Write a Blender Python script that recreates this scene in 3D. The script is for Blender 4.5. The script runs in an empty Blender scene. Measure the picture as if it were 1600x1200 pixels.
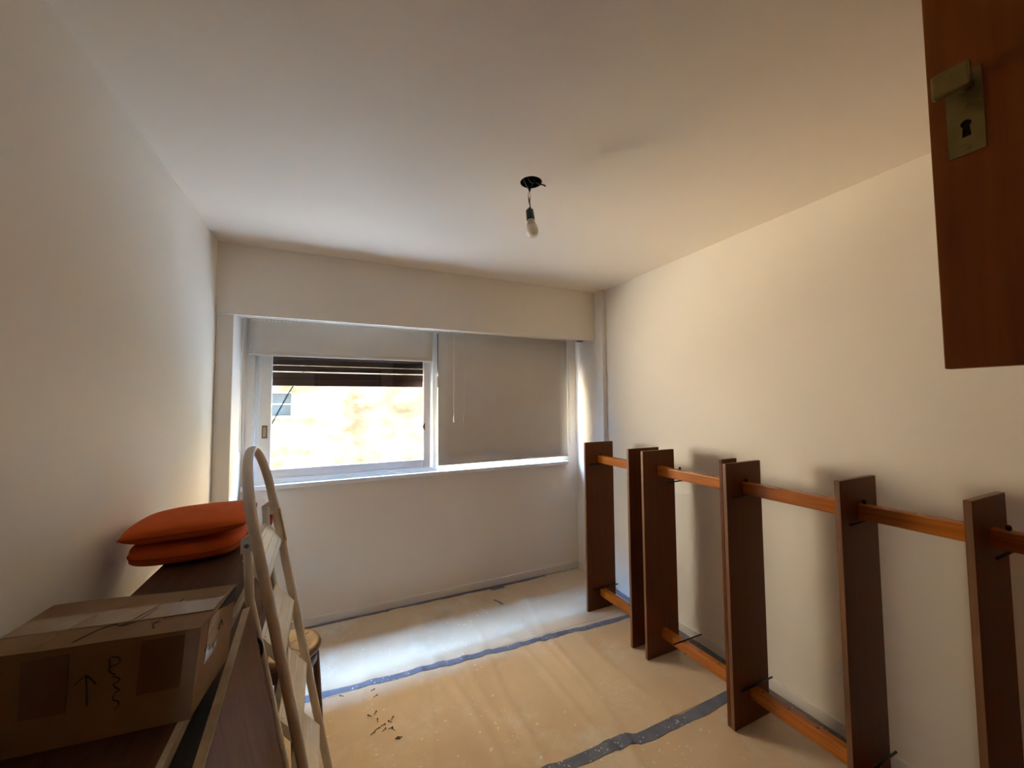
import bpy, bmesh, math, random
from mathutils import Vector, Matrix, noise
random.seed(7)
scene = bpy.context.scene
COL = scene.collection

# ------------------------------------------------------------------ camera
cam_d = bpy.data.cameras.new('camera')
cam_d.sensor_fit = 'HORIZONTAL'; cam_d.sensor_width = 36.0
cam_d.lens = 605.0 / 1600.0 * 36.0
cam_d.clip_start = 0.02; cam_d.clip_end = 300
cam = bpy.data.objects.new('camera', cam_d); COL.objects.link(cam)
def aim(o, loc, yaw, pitch, roll):
    f = Vector((math.sin(yaw)*math.cos(pitch), math.cos(yaw)*math.cos(pitch), math.sin(pitch)))
    r = Vector((math.cos(yaw), -math.sin(yaw), 0)); u = r.cross(f)
    r2 = r*math.cos(roll) + u*math.sin(roll); u2 = -r*math.sin(roll) + u*math.cos(roll)
    o.matrix_world = Matrix(((r2.x, u2.x, -f.x, loc[0]), (r2.y, u2.y, -f.y, loc[1]), (r2.z, u2.z, -f.z, loc[2]), (0, 0, 0, 1)))
aim(cam, (0.6633, -3.2125, 1.5849), 0.4318, 0.0497, -0.0080)
scene.camera = cam

# ------------------------------------------------------------------ world, sun, daylight, exposure
world = bpy.data.worlds.new('sky'); scene.world = world; world.use_nodes = True
wn = world.node_tree; wn.nodes.clear()
bg = wn.nodes.new('ShaderNodeBackground'); bg.inputs['Color'].default_value = (0.36, 0.58, 1.0, 1); bg.inputs['Strength'].default_value = 128.0
wo = wn.nodes.new('ShaderNodeOutputWorld'); wn.links.new(bg.outputs[0], wo.inputs[0])

sun_d = bpy.data.lights.new('sun', 'SUN'); sun_d.energy = 530.0; sun_d.angle = math.radians(0.5); sun_d.color = (1.0, 0.87, 0.66)
sun = bpy.data.objects.new('sun', sun_d); COL.objects.link(sun)
sun.rotation_euler = Vector((0.22, 0.33, -0.957)).to_track_quat('-Z', 'Y').to_euler()

scene.view_settings.view_transform = 'Standard'; scene.view_settings.look = 'None'
scene.view_settings.gamma = 1.0; scene.view_settings.use_curve_mapping = False
scene.view_settings.exposure = 0.28
scene.cycles.use_denoising = True
scene.cycles.max_bounces = 16; scene.cycles.diffuse_bounces = 10; scene.cycles.glossy_bounces = 4
scene.cycles.transparent_max_bounces = 12; scene.cycles.caustics_reflective = False; scene.cycles.caustics_refractive = False
scene.cycles.sample_clamp_indirect = 0.0
scene.cycles.use_guiding = True

# ------------------------------------------------------------------ materials
MATS = {}
def nmat(name):
    m = bpy.data.materials.new(name); m.use_nodes = True
    nt = m.node_tree; b = nt.nodes['Principled BSDF']; MATS[name] = m
    return m, nt, b
def N(nt, t, **kw):
    n = nt.nodes.new(t)
    for k, v in kw.items():
        if k in n.inputs.keys(): n.inputs[k].default_value = v
        else: setattr(n, k, v)
    return n
def ramp(nt, stops):
    r = nt.nodes.new('ShaderNodeValToRGB'); e = r.color_ramp.elements
    while len(e) < len(stops): e.new(0.5)
    for i, (p, c) in enumerate(stops):
        e[i].position = p; e[i].color = (c[0], c[1], c[2], 1)
    return r
def coords(nt, scale=(1, 1, 1)):
    tc = nt.nodes.new('ShaderNodeTexCoord'); mp = nt.nodes.new('ShaderNodeMapping'); mp.inputs['Scale'].default_value = scale
    nt.links.new(tc.outputs['Object'], mp.inputs[0]); return mp
def plain(name, col, rough=0.5, metal=0.0, vary=0.06, scale=6.0, bump=0.0, bscale=60.0, spec=0.5):
    m, nt, b = nmat(name); L = nt.links.new
    mp = coords(nt); nz = N(nt, 'ShaderNodeTexNoise', Scale=scale, Detail=5.0); L(mp.outputs[0], nz.inputs['Vector'])
    r = ramp(nt, [(0.3, [c*(1-vary) for c in col]), (0.7, [min(1, c*(1+vary)) for c in col])])
    L(nz.outputs['Fac'], r.inputs[0]); L(r.outputs[0], b.inputs['Base Color'])
    b.inputs['Roughness'].default_value = rough; b.inputs['Metallic'].default_value = metal
    b.inputs['Specular IOR Level'].default_value = spec
    if bump:
        n2 = N(nt, 'ShaderNodeTexNoise', Scale=bscale, Detail=4.0); L(mp.outputs[0], n2.inputs['Vector'])
        bp = N(nt, 'ShaderNodeBump', Strength=bump, Distance=0.002); L(n2.outputs['Fac'], bp.inputs['Height']); L(bp.outputs[0], b.inputs['Normal'])
    return m
def wood(name, dark, mid, light, axis, rough=0.4, grain=1.0, spec=0.5):
    m, nt, b = nmat(name); L = nt.links.new
    s = [22.0*grain]*3; s[axis] = 1.2*grain
    mp = coords(nt, s); nz = N(nt, 'ShaderNodeTexNoise', Scale=1.0, Detail=6.0, Distortion=1.1); L(mp.outputs[0], nz.inputs['Vector'])
    s2 = [110.0*grain]*3; s2[axis] = 3.0*grain
    mp2 = coords(nt, s2); n2 = N(nt, 'ShaderNodeTexNoise', Scale=1.0, Detail=3.0); L(mp2.outputs[0], n2.inputs['Vector'])
    mx = N(nt, 'ShaderNodeMath', operation='MULTIPLY_ADD'); mx.inputs[1].default_value = 0.35
    L(n2.outputs['Fac'], mx.inputs[0]); 
    sc = N(nt, 'ShaderNodeMath', operation='MULTIPLY'); sc.inputs[1].default_value = 0.7; L(nz.outputs['Fac'], sc.inputs[0]); L(sc.outputs[0], mx.inputs[2])
    r = ramp(nt, [(0.32, dark), (0.52, mid), (0.74, light)]); L(mx.outputs[0], r.inputs[0]); L(r.outputs[0], b.inputs['Base Color'])
    b.inputs['Roughness'].default_value = rough; b.inputs['Specular IOR Level'].default_value = spec
    bp = N(nt, 'ShaderNodeBump', Strength=0.12, Distance=0.001); L(n2.outputs['Fac'], bp.inputs['Height']); L(bp.outputs[0], b.inputs['Normal'])
    return m

plain('wall_paint', (0.81, 0.765, 0.685), 0.55, vary=0.015, scale=2.0, bump=0.05, bscale=45)
plain('ceiling_paint', (0.84, 0.77, 0.665), 0.7, vary=0.015, scale=2.0)
plain('gloss_paint', (0.79, 0.765, 0.715), 0.32, vary=0.02, scale=3.0)
plain('white_lacquer', (0.82, 0.83, 0.82), 0.3, vary=0.02)
plain('blind_fabric', (0.64, 0.60, 0.54), 0.8, vary=0.03, scale=3.0, bump=0.15, bscale=500)
plain('white_plastic', (0.80, 0.78, 0.72), 0.4, vary=0.02)
plain('bronze_metal', (0.20, 0.16, 0.12), 0.35, 0.7)
plain('black_plastic', (0.012, 0.012, 0.012), 0.45)
plain('cable_rubber', (0.004, 0.004, 0.004), 0.9, spec=0.0)
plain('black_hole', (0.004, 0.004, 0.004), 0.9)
plain('black_steel', (0.02, 0.018, 0.016), 0.4, 0.6)
plain('bulb_white', (0.86, 0.84, 0.78), 0.18)
MATS['bulb_white'].node_tree.nodes['Principled BSDF'].inputs['Subsurface Weight'].default_value = 0.7; MATS['bulb_white'].node_tree.nodes['Principled BSDF'].inputs['Subsurface Radius'].default_value = (0.05, 0.05, 0.045); MATS['bulb_white'].node_tree.nodes['Principled BSDF'].inputs['Subsurface Scale'].default_value = 0.8
plain('bulb_collar', (0.55, 0.52, 0.47), 0.35)
plain('copper_wire', (0.45, 0.22, 0.10), 0.35, 0.9)
plain('ladder_enamel', (0.76, 0.72, 0.66), 0.34, 0.0, vary=0.06, scale=12)
plain('ladder_tread_metal', (0.82, 0.79, 0.73), 0.28, 0.15, vary=0.05, scale=12)
plain('yellow_sticker', (0.55, 0.42, 0.10), 0.5)
plain('red_plastic', (0.45, 0.05, 0.03), 0.5)
plain('cushion_fabric', (0.62, 0.11, 0.02), 0.85, vary=0.10, scale=9, bump=0.35, bscale=40, spec=0.2)
plain('cushion_piping', (0.40, 0.075, 0.018), 0.85, spec=0.2)
plain('marker_ink', (0.045, 0.027, 0.015), 0.6)
plain('brass_old', (0.25, 0.19, 0.07), 0.38, 0.75, vary=0.18, scale=40)
plain('seat_leather', (0.15, 0.085, 0.045), 0.40, 0.1, vary=0.22, scale=14, bump=0.25, bscale=60)
plain('pale_tan', (0.44, 0.34, 0.22), 0.45, vary=0.2, scale=25)  # pale tan for the edge strips, finger recess and one cord
plain('street_asphalt', (0.30, 0.26, 0.21), 0.9)
plain('facade_trim', (0.60, 0.55, 0.44), 0.9)
plain('facade_glass', (0.04, 0.045, 0.04), 0.15)
plain('hall_paint', (0.70, 0.66, 0.60), 0.7)
plain('board_floor', (0.25, 0.16, 0.09), 0.5)
wood('shelf_wood', (0.108, 0.031, 0.008), (0.128, 0.038, 0.010), (0.15, 0.047, 0.013), 2, 0.42, 1.0, 0.22)
wood('shelf_edge_wood', (0.13, 0.058, 0.026), (0.19, 0.088, 0.042), (0.26, 0.13, 0.066), 2, 0.45)
wood('pole_wood', (0.27, 0.075, 0.009), (0.41, 0.125, 0.016), (0.52, 0.185, 0.03), 1, 0.27, 1.0, 0.35)
wood('door_wood', (0.13, 0.024, 0.001), (0.23, 0.052, 0.002), (0.31, 0.088, 0.005), 2, 0.5, 0.5, 0.3)
wood('cabinet_wood', (0.045, 0.017, 0.008), (0.075, 0.029, 0.013), (0.115, 0.047, 0.021), 1, 0.55, 1.0, 0.2)
wood('panel_wood', (0.105, 0.042, 0.018), (0.145, 0.060, 0.026), (0.19, 0.083, 0.038), 2, 0.55, 1.0, 0.25)
wood('stool_wood', (0.035, 0.012, 0.007), (0.06, 0.021, 0.012), (0.09, 0.034, 0.018), 2, 0.35)
wood('shutter_wood', (0.018, 0.006, 0.004), (0.035, 0.011, 0.007), (0.055, 0.02, 0.012), 0, 0.4)

# clear window pane: straight-through light with a fresnel sheen
m, nt, b = nmat('window_glass'); nt.nodes.remove(b); L = nt.links.new
tr = N(nt, 'ShaderNodeBsdfTransparent'); tr.inputs[0].default_value = (0.96, 0.98, 0.97, 1)
gl = N(nt, 'ShaderNodeBsdfGlossy', Roughness=0.02); lw = N(nt, 'ShaderNodeLayerWeight', Blend=0.5); pw = N(nt, 'ShaderNodeMath', operation='POWER'); pw.inputs[1].default_value = 5.0
fr = N(nt, 'ShaderNodeMath', operation='MULTIPLY_ADD'); fr.inputs[1].default_value = 0.96; fr.inputs[2].default_value = 0.04
L(lw.outputs['Facing'], pw.inputs[0]); L(pw.outputs[0], fr.inputs[0]); mxs = N(nt, 'ShaderNodeMixShader')
L(fr.outputs[0], mxs.inputs[0]); L(tr.outputs[0], mxs.inputs[1]); L(gl.outputs[0], mxs.inputs[2]); L(mxs.outputs[0], nt.nodes['Material Output'].inputs[0])

# kraft masking paper: tan, paler dusty patches, white paint splashes
m, nt, b = nmat('kraft_paper'); L = nt.links.new
mp = coords(nt)
n1 = N(nt, 'ShaderNodeTexNoise', Scale=1.3, Detail=6.0, Roughness=0.6); L(mp.outputs[0], n1.inputs['Vector'])
r1 = ramp(nt, [(0.30, (0.59, 0.45, 0.30)), (0.55, (0.68, 0.535, 0.37)), (0.8, (0.73, 0.59, 0.43))]); L(n1.outputs['Fac'], r1.inputs[0])
n3 = N(nt, 'ShaderNodeTexNoise', Scale=2.1, Detail=9.0, Roughness=0.72); L(mp.outputs[0], n3.inputs['Vector'])
r3 = ramp(nt, [(0.54, (0, 0, 0)), (0.70, (0.8, 0.8, 0.8))]); L(n3.outputs['Fac'], r3.inputs[0])
dust = N(nt, 'ShaderNodeMix', data_type='RGBA'); L(r3.outputs[0], dust.inputs[0]); L(r1.outputs[0], dust.inputs[6]); dust.inputs[7].default_value = (0.74, 0.69, 0.60, 1)
def specks(prev, scale, lo, hi, mask_scale, mlo, mhi, col):
    wz = N(nt, 'ShaderNodeTexNoise', Scale=scale*2.2, Detail=3.0); L(mp.outputs[0], wz.inputs['Vector'])
    wa = N(nt, 'ShaderNodeVectorMath', operation='MULTIPLY_ADD'); wa.inputs[1].default_value = (0.45/scale,)*3
    L(wz.outputs['Color'], wa.inputs[0]); L(mp.outputs[0], wa.inputs[2])
    v = N(nt, 'ShaderNodeTexVoronoi', Scale=scale); L(wa.outputs[0], v.inputs['Vector'])
    rv = ramp(nt, [(lo, (1, 1, 1)), (hi, (0, 0, 0))]); L(v.outputs['Distance'], rv.inputs[0])
    vc = N(nt, 'ShaderNodeSeparateColor'); L(v.outputs['Color'], vc.inputs[0])
    mk = N(nt, 'ShaderNodeTexNoise', Scale=mask_scale, Detail=2.0); L(mp.outputs[0], mk.inputs['Vector'])
    rm = ramp(nt, [(mlo, (0, 0, 0)), (mhi, (1, 1, 1))]); L(mk.outputs['Fac'], rm.inputs[0])
    th = N(nt, 'ShaderNodeMath', operation='LESS_THAN'); L(vc.outputs[0], th.inputs[0]); L(rm.outputs[0], th.inputs[1])
    mu = N(nt, 'ShaderNodeMath', operation='MULTIPLY'); L(rv.outputs[0], mu.inputs[0]); L(th.outputs[0], mu.inputs[1])
    mx = N(nt, 'ShaderNodeMix', data_type='RGBA'); L(mu.outputs[0], mx.inputs[0]); L(prev, mx.inputs[6]); mx.inputs[7].default_value = (*col, 1)
    return mx.outputs[2]
c = specks(dust.outputs[2], 30.0, 0.13, 0.22, 1.9, 0.52, 1.05, (0.78, 0.76, 0.70))
c = specks(c, 70.0, 0.18, 0.34, 2.6, 0.56, 0.95, (0.78, 0.76, 0.70))
c = specks(c, 15.0, 0.07, 0.12, 1.7, 0.38, 0.95, (0.80, 0.78, 0.72))
L(c, b.inputs['Base Color']); b.inputs['Roughness'].default_value = 0.5; b.inputs['Specular IOR Level'].default_value = 0.35
nb = N(nt, 'ShaderNodeTexNoise', Scale=28.0, Detail=5.0); L(mp.outputs[0], nb.inputs['Vector'])
bp = N(nt, 'ShaderNodeBump', Strength=0.15, Distance=0.004); L(nb.outputs['Fac'], bp.inputs['Height']); L(bp.outputs[0], b.inputs['Normal'])

# blue tape with paint drops
m, nt, b = nmat('blue_tape'); L = nt.links.new; mp = coords(nt)
n1 = N(nt, 'ShaderNodeTexNoise', Scale=18.0, Detail=5.0); L(mp.outputs[0], n1.inputs['Vector'])
r1 = ramp(nt, [(0.3, (0.11, 0.135, 0.205)), (0.62, (0.165, 0.19, 0.265)), (0.8, (0.26, 0.285, 0.345))]); L(n1.outputs['Fac'], r1.inputs[0])
c = specks(r1.outputs[0], 60.0, 0.16, 0.28, 4.0, 0.40, 0.85, (0.72, 0.74, 0.76))
L(c, b.inputs['Base Color']); b.inputs['Roughness'].default_value = 0.42

# cardboard with darker stains
m, nt, b = nmat('cardboard'); L = nt.links.new; mp = coords(nt)
n1 = N(nt, 'ShaderNodeTexNoise', Scale=7.0, Detail=6.0); L(mp.outputs[0], n1.inputs['Vector'])
r1 = ramp(nt, [(0.3, (0.19, 0.098, 0.036)), (0.6, (0.25, 0.135, 0.054)), (0.8, (0.29, 0.17, 0.078))]); L(n1.outputs['Fac'], r1.inputs[0])
L(r1.outputs[0], b.inputs['Base Color']); b.inputs['Roughness'].default_value = 0.75
plain('brown_tape', (0.155, 0.07, 0.026), 0.3, vary=0.1)
plain('clear_tape', (0.28, 0.18, 0.10), 0.12, vary=0.1, bump=0.9, bscale=35)

# sunlit rendered facade, stained
m, nt, b = nmat('facade_render'); L = nt.links.new; mp = coords(nt, (1, 1, 1.6))
n1 = N(nt, 'ShaderNodeTexNoise', Scale=0.75, Detail=9.0, Roughness=0.68); L(mp.outputs[0], n1.inputs['Vector'])
r1 = ramp(nt, [(0.38, (0.09, 0.056, 0.023)), (0.50, (0.155, 0.102, 0.047)), (0.58, (0.235, 0.165, 0.083)), (0.72, (0.42, 0.305, 0.17))]); L(n1.outputs['Fac'], r1.inputs[0])
L(r1.outputs[0], b.inputs['Base Color']); b.inputs['Roughness'].default_value = 0.95; b.inputs['Specular IOR Level'].default_value = 0.1

plain('pale_render', (0.37, 0.29, 0.195), 0.95, vary=0.2, scale=0.7, spec=0.1)

# ------------------------------------------------------------------ mesh helpers
def base_of(o):
    v = Vector((0, 0, 0))
    while o is not None: v += o.location; o = o.parent
    return v
def mk(name, bm, mat, parent=None, smooth=False, kind=None):
    me = bpy.data.meshes.new(name)
    off = base_of(parent)
    if off.length: bmesh.ops.translate(bm, verts=bm.verts, vec=-off)
    bmesh.ops.recalc_face_normals(bm, faces=bm.faces)
    if smooth:
        for f in bm.faces: f.smooth = True
    bm.to_mesh(me); bm.free(); me.materials.append(MATS[mat])
    o = bpy.data.objects.new(name, me); COL.objects.link(o); o.parent = parent
    if kind: o['kind'] = kind
    return o
def again(o, loc, parent=None):
    c = o.copy(); COL.objects.link(c); c.location = loc
    if parent: c.parent = parent
    return c
def thing(name, label, cat, base=(0, 0, 0), group=None):
    o = bpy.data.objects.new(name, None); COL.objects.link(o); o.location = base; o.empty_display_size = 0.1
    o['label'] = label; o['category'] = cat
    if group: o['group'] = group
    return o
def tag(o, label, cat, group=None):
    o['label'] = label; o['category'] = cat
    if group: o['group'] = group
    return o
def S(o, label):
    o['kind'] = 'structure'; o['label'] = label; return o
def NB(): return bmesh.new()
def box(bm, x0, x1, y0, y1, z0, z1, bev=0.0, seg=2, mat=None):
    M = Matrix.Translation(((x0+x1)/2, (y0+y1)/2, (z0+z1)/2)) @ Matrix.Diagonal((abs(x1-x0), abs(y1-y0), abs(z1-z0), 1))
    if mat is not None: M = mat @ M
    r = bmesh.ops.create_cube(bm, size=1.0, matrix=M)
    if bev > 0:
        es = {e for v in r['verts'] for e in v.link_edges}
        bmesh.ops.bevel(bm, geom=list(es), offset=bev, segments=seg, profile=0.5, affect='EDGES', clamp_overlap=True)
    return bm
def B(*a, **k): return box(NB(), *a, **k)
def smoothline(pts, n=6):
    P = [Vector(p) for p in pts]; out = []
    for i in range(len(P)-1):
        p0 = P[max(i-1, 0)]; p1 = P[i]; p2 = P[i+1]; p3 = P[min(i+2, len(P)-1)]
        for k in range(n):
            t = k/n
            out.append(0.5*((2*p1) + (p2-p0)*t + (2*p0-5*p1+4*p2-p3)*t*t + (3*p1-p0-3*p2+p3)*t**3))
    out.append(P[-1]); return out
def tube(bm, pts, r, n=8, ry=None, up=(0, 0, 1), cap=True):
    """sweep an ellipse (r along 'up'-perpendicular side, ry along the up-ish axis)"""
    ry = ry or r; P = [Vector(p) for p in pts]; rings = []; side = None
    for i, p in enumerate(P):
        t = (P[min(i+1, len(P)-1)] - P[max(i-1, 0)]).normalized()
        if side is None:
            u = Vector(up)
            if abs(t.dot(u)) > 0.98: u = Vector((1, 0, 0)) if abs(t.x) < 0.9 else Vector((0, 1, 0))
            side = t.cross(u).normalized()
        else:
            side = (side - t*side.dot(t)).normalized()
        v = side.cross(t).normalized()
        rr = r[i] if isinstance(r, (list, tuple)) else r
        rs = ry[i] if isinstance(ry, (list, tuple)) else ry
        rings.append([bm.verts.new(p + side*rr*math.cos(a) + v*rs*math.sin(a)) for a in [2*math.pi*k/n for k in range(n)]])
    for a, b2 in zip(rings, rings[1:]):
        for k in range(n): bm.faces.new((a[k], a[(k+1) % n], b2[(k+1) % n], b2[k]))
    if cap:
        bm.faces.new(rings[0][::-1]); bm.faces.new(rings[-1])
    return bm
def lathe(bm, prof, center=(0, 0, 0), n=32, axis=None):
    C = Vector(center); rings = []
    q = Vector((0, 0, 1)).rotation_difference(Vector(axis).normalized()).to_matrix() if axis else Matrix.Identity(3)
    for r, z in prof:
        if r < 1e-6: rings.append([bm.verts.new(C + q @ Vector((0, 0, z)))])
        else: rings.append([bm.verts.new(C + q @ Vector((r*math.cos(2*math.pi*k/n), r*math.sin(2*math.pi*k/n), z))) for k in range(n)])
    for a, b2 in zip(rings, rings[1:]):
        for k in range(n):
            k2 = (k+1) % n
            if len(a) == 1 and len(b2) == 1: continue
            if len(a) == 1: bm.faces.new((a[0], b2[k2], b2[k]))
            elif len(b2) == 1: bm.faces.new((a[k], a[k2], b2[0]))
            else: bm.faces.new((a[k], a[k2], b2[k2], b2[k]))
    return bm

# ------------------------------------------------------------------ room shell
H = 2.6; W = 2.88
YB = -3.45                                   # back wall
S(mk('floor', B(-0.5, W+0.2, -5.2, 0.16, -0.2, 0.0), 'board_floor'), 'wooden floor hidden under masking paper')
# ceiling with the round hole of the lamp outlet
LX, LY = 1.476, -1.677
bm = NB()
rect = [bm.verts.new(v) for v in ((-0.5, -5.2, H), (W+0.2, -5.2, H), (W+0.2, 0.16, H), (-0.5, 0.16, H))]
circ = [bm.verts.new((LX+0.05*math.cos(2*math.pi*k/32), LY+0.05*math.sin(2*math.pi*k/32), H)) for k in range(32)]
es = [bm.edges.new((rect[k], rect[(k+1) % 4])) for k in range(4)] + [bm.edges.new((circ[k], circ[(k+1) % 32])) for k in range(32)]
bmesh.ops.triangle_fill(bm, use_beauty=True, use_dissolve=False, edges=es)
box(bm, -0.5, W+0.2, -5.2, 0.16, H+0.08, H+0.28)
S(mk('ceiling', bm, 'ceiling_paint'), 'smooth off-white painted ceiling')
S(mk('wall_left', B(-0.5, 0.0, YB, 0.16, 0.0, H+0.1), 'wall_paint'), 'plain off-white wall on the left')
S(mk('wall_right', B(W, W+0.2, -4.1, 0.16, 0.0, H+0.1), 'wall_paint'), 'plain off-white wall behind the wooden shelving')
# window wall, open between x .10 and 2.745, z 1.03 and 2.32
WX0, WX1, WZ0, WZ1 = 0.11, 2.745, 1.03, 2.32
bm = NB()
box(bm, 0, W, 0, 0.16, 0, WZ0); box(bm, 0, W, 0, 0.16, WZ1, H+0.1)
box(bm, 0, WX0, 0, 0.16, WZ0, WZ1); box(bm, WX1, W, 0, 0.16, WZ0, WZ1)
S(mk('wall_far', bm, 'wall_paint'), 'off-white wall under the window')
S(mk('wall_pier_left', B(0.0, 0.09, -0.312, 0.0, 0.0, 2.32, 0.004), 'gloss_paint'), 'narrow painted pier left of the window')
S(mk('wall_pier_right', B(2.835, W, -0.43, 0.0, 0.0, H, 0.004), 'gloss_paint'), 'narrow painted pier in the right corner')
# pelmet over the window: front board with a hollow behind it
bm = NB(); box(bm, 0, 2.835, -0.326, -0.304, 2.151, H, 0.002); box(bm, 0, 2.835, -0.304, 0.0, 2.33, 2.36)
S(mk('trim_1', bm, 'wall_paint'), 'deep painted pelmet box above the window')
def baseboard(name, x0, x1, y0, y1, lab):
    S(mk(name, B(x0, x1, y0, y1, 0, 0.062, 0.004), 'gloss_paint'), lab)
baseboard('baseboard_far', 0.09, 2.835, -0.014, 0.0, 'low white baseboard under the window wall')
baseboard('baseboard_right', W-0.014, W, -3.4, -0.43, 'low white baseboard along the right wall')
baseboard('baseboard_left', 0.0, 0.014, YB, -0.312, 'low white baseboard along the left wall')
baseboard('baseboard_pier', 2.823, 2.835, -0.43, -0.014, 'short white baseboard round the corner pier')
# back wall with the closed room door
DX0, DX1, DZ = 0.45, 1.32, 2.08
bm = NB(); box(bm, -0.5, DX0, YB-0.5, YB, 0, H); box(bm, DX1, 1.56, YB-0.5, YB, 0, H); box(bm, DX0, DX1, YB-0.5, YB, DZ, H); box(bm, 1.56, W, -4.15, -3.96, 0, H)
S(mk('wall_back', bm, 'wall_paint'), 'off-white wall with the room door behind the viewer')
dr = thing('door_1', 'wooden room door behind the viewer', 'door', (0.88, YB, 0)); del dr['category']; dr['kind'] = 'structure'
bm = NB(); box(bm, DX0-0.06, DX0, YB-0.13, YB+0.012, 0, DZ+0.06); box(bm, DX1, DX1+0.06, YB-0.13, YB+0.012, 0, DZ+0.06); box(bm, DX0, DX1, YB-0.13, YB+0.012, DZ, DZ+0.06)
mk('door_frame', bm, 'door_wood', dr)
lf = mk('door_leaf', B(DX0+0.004, DX1-0.004, YB-0.08, YB-0.04, 0.008, DZ-0.004, 0.002), 'door_wood', dr)
bm = NB(); tube(bm, smoothline([(DX1-0.07, YB-0.04, 1.03), (DX1-0.07, YB, 1.03), (DX1-0.09, YB+0.012, 1.03), (DX1-0.18, YB+0.012, 1.03)], 5), 0.008, 10); mk('door_handle', bm, 'brass_old', lf, True)

# ------------------------------------------------------------------ window
win = thing('window_1', 'white sliding window with one clear pane showing', 'window', (1.43, 0.05, 1.03))
del win['category']; win['kind'] = 'structure'
bm = NB()
box(bm, WX0, WX0+0.05, 0.0, 0.11, WZ0, WZ1, 0.003); box(bm, WX1-0.045, WX1, 0.0, 0.11, WZ0, WZ1, 0.003)
box(bm, WX0+0.05, WX1-0.045, 0.0, 0.11, WZ1-0.05, WZ1); box(bm, WX0+0.05, WX0+0.10, 0.045, 0.11, WZ0, WZ1, 0.002)
frame = mk('frame', bm, 'white_lacquer', win)
bm = NB(); box(bm, WX0+0.05, WX1-0.045, 0.0, 0.11, WZ0, 1.048)
for yy in (0.004, 0.044, 0.084): box(bm, WX0+0.05, WX1-0.045, yy, yy+0.006, 1.048, 1.066)
mk('track', bm, 'white_lacquer', win)
mk('mullion', B(1.415, 1.452, -0.006, 0.008, 1.048, WZ1-0.05, 0.002), 'white_lacquer', win)
def sash(x0, x1, y0, y1, name):
    bm = NB(); z0, z1 = 1.058, WZ1-0.055
    box(bm, x0, x0+0.075, y0, y1, z0, z1, 0.004); box(bm, x1-0.06, x1, y0, y1, z0, z1, 0.004)
    box(bm, x0+0.075, x1-0.06, y0+0.001, y1-0.001, z0, z0+0.072, 0.004); box(bm, x0+0.075, x1-0.06, y0+0.001, y1-0.001, z1-0.07, z1, 0.004)
    s = mk('sash', bm, 'white_lacquer', win)
    ym = (y0+y1)/2
    mk('pane', B(x0+0.07, x1-0.055, ym-0.002, ym+0.002, z0+0.067, z1-0.065), 'window_glass', s)
    return s
s1 = sash(0.187, 1.40, 0.012, 0.040, 'l'); s2 = sash(1.36, 2.695, 0.052, 0.080, 'r')
bm = NB(); box(bm, 0.207, 0.240, 0.008, 0.0125, 1.352, 1.442, 0.002)
pull = mk('pull_handle', bm, 'bronze_metal', s1)
bm = NB(); box(bm, 0.214, 0.233, 0.0068, 0.0085, 1.362, 1.432, 0.001); mk('finger_recess', bm, 'pale_tan', s1)
bm = NB(); box(bm, 1.337, 1.352, 0.004, 0.0125, 1.372, 1.425, 0.003); box(bm, 1.328, 1.341, -0.004, 0.006, 1.385, 1.412, 0.003); mk('latch', bm, 'bronze_metal', s1)
bm = NB(); box(bm, 0.095, 2.715, -0.045, 0.0, 1.0, 1.03, 0.004); mk('sill', bm, 'white_lacquer', win)

# outside roller shutter, each slat its own piece
sh = thing('roller_shutter', 'dark brown slatted roller shutter half lowered outside the window', 'shutter', (1.43, 0.135, 1.73))
zs = 1.728
bar = mk('bottom_slat', B(0.12, 2.735, 0.122, 0.146, zs, zs+0.048, 0.004), 'shutter_wood', sh)
def slat(z, h): return mk('slat', B(0.12, 2.735, 0.126, 0.142, z, z+h, 0.004), 'shutter_wood', sh)
z = zs+0.0485
slat(z, 0.055); z += 0.055+0.007
slat(z, 0.044); z += 0.0462
for k in range(9):
    slat(z, 0.046); z += 0.0462

# roller blinds
def blind(x0, x1, ztop, zbot, y, label, base):
    t = thing('roller_blind', label, 'blind', base, 'grey roller blinds at the window')
    bm = NB(); n = 14; a = []
    for side in (0.0, 0.0012):
        a.append([[bm.verts.new((x0+(x1-x0)*i/n, y+side+0.004*math.sin(3.0*i/n+k*0.5)*(k/8), ztop+(zbot-ztop)*k/8)) for i in range(n+1)] for k in range(9)])
    for s_ in (0, 1):
        for k in range(8):
            for i in range(n): bm.faces.new((a[s_][k][i], a[s_][k][i+1], a[s_][k+1][i+1], a[s_][k+1][i]))
    for i in range(n): bm.faces.new((a[0][8][i], a[0][8][i+1], a[1][8][i+1], a[1][8][i])); bm.faces.new((a[0][0][i], a[0][0][i+1], a[1][0][i+1], a[1][0][i]))
    for k in range(8):
        for i in (0, n): bm.faces.new((a[0][k][i], a[0][k+1][i], a[1][k+1][i], a[1][k][i]))
    mk('fabric', bm, 'blind_fabric', t, True)
    mk('hem_bar', B(x0, x1, y-0.006, y+0.008, zbot-0.008, zbot+0.008, 0.003), 'blind_fabric', t)
    bm = NB(); tube(bm, [(x0, y+0.014, ztop+0.03), (x1, y+0.014, ztop+0.03)], 0.02, 14); mk('roller', bm, 'blind_fabric', t, True)
    for xx in (x0-0.012, x1+0.002):
        mk('bracket', B(xx, xx+0.008, y-0.012, 0.0-0.001, ztop-0.01, ztop+0.06, 0.002), 'white_plastic', t)
    return t
b1 = blind(0.128, 1.400, 2.20, 1.938, -0.05, 'grey roller blind mostly rolled up over the clear pane', (0.76, -0.05, 1.938))
b2 = blind(1.448, 2.700, 2.20, 1.086, -0.05, 'grey roller blind pulled down over the right half of the window', (2.07, -0.05, 1.086))
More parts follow.
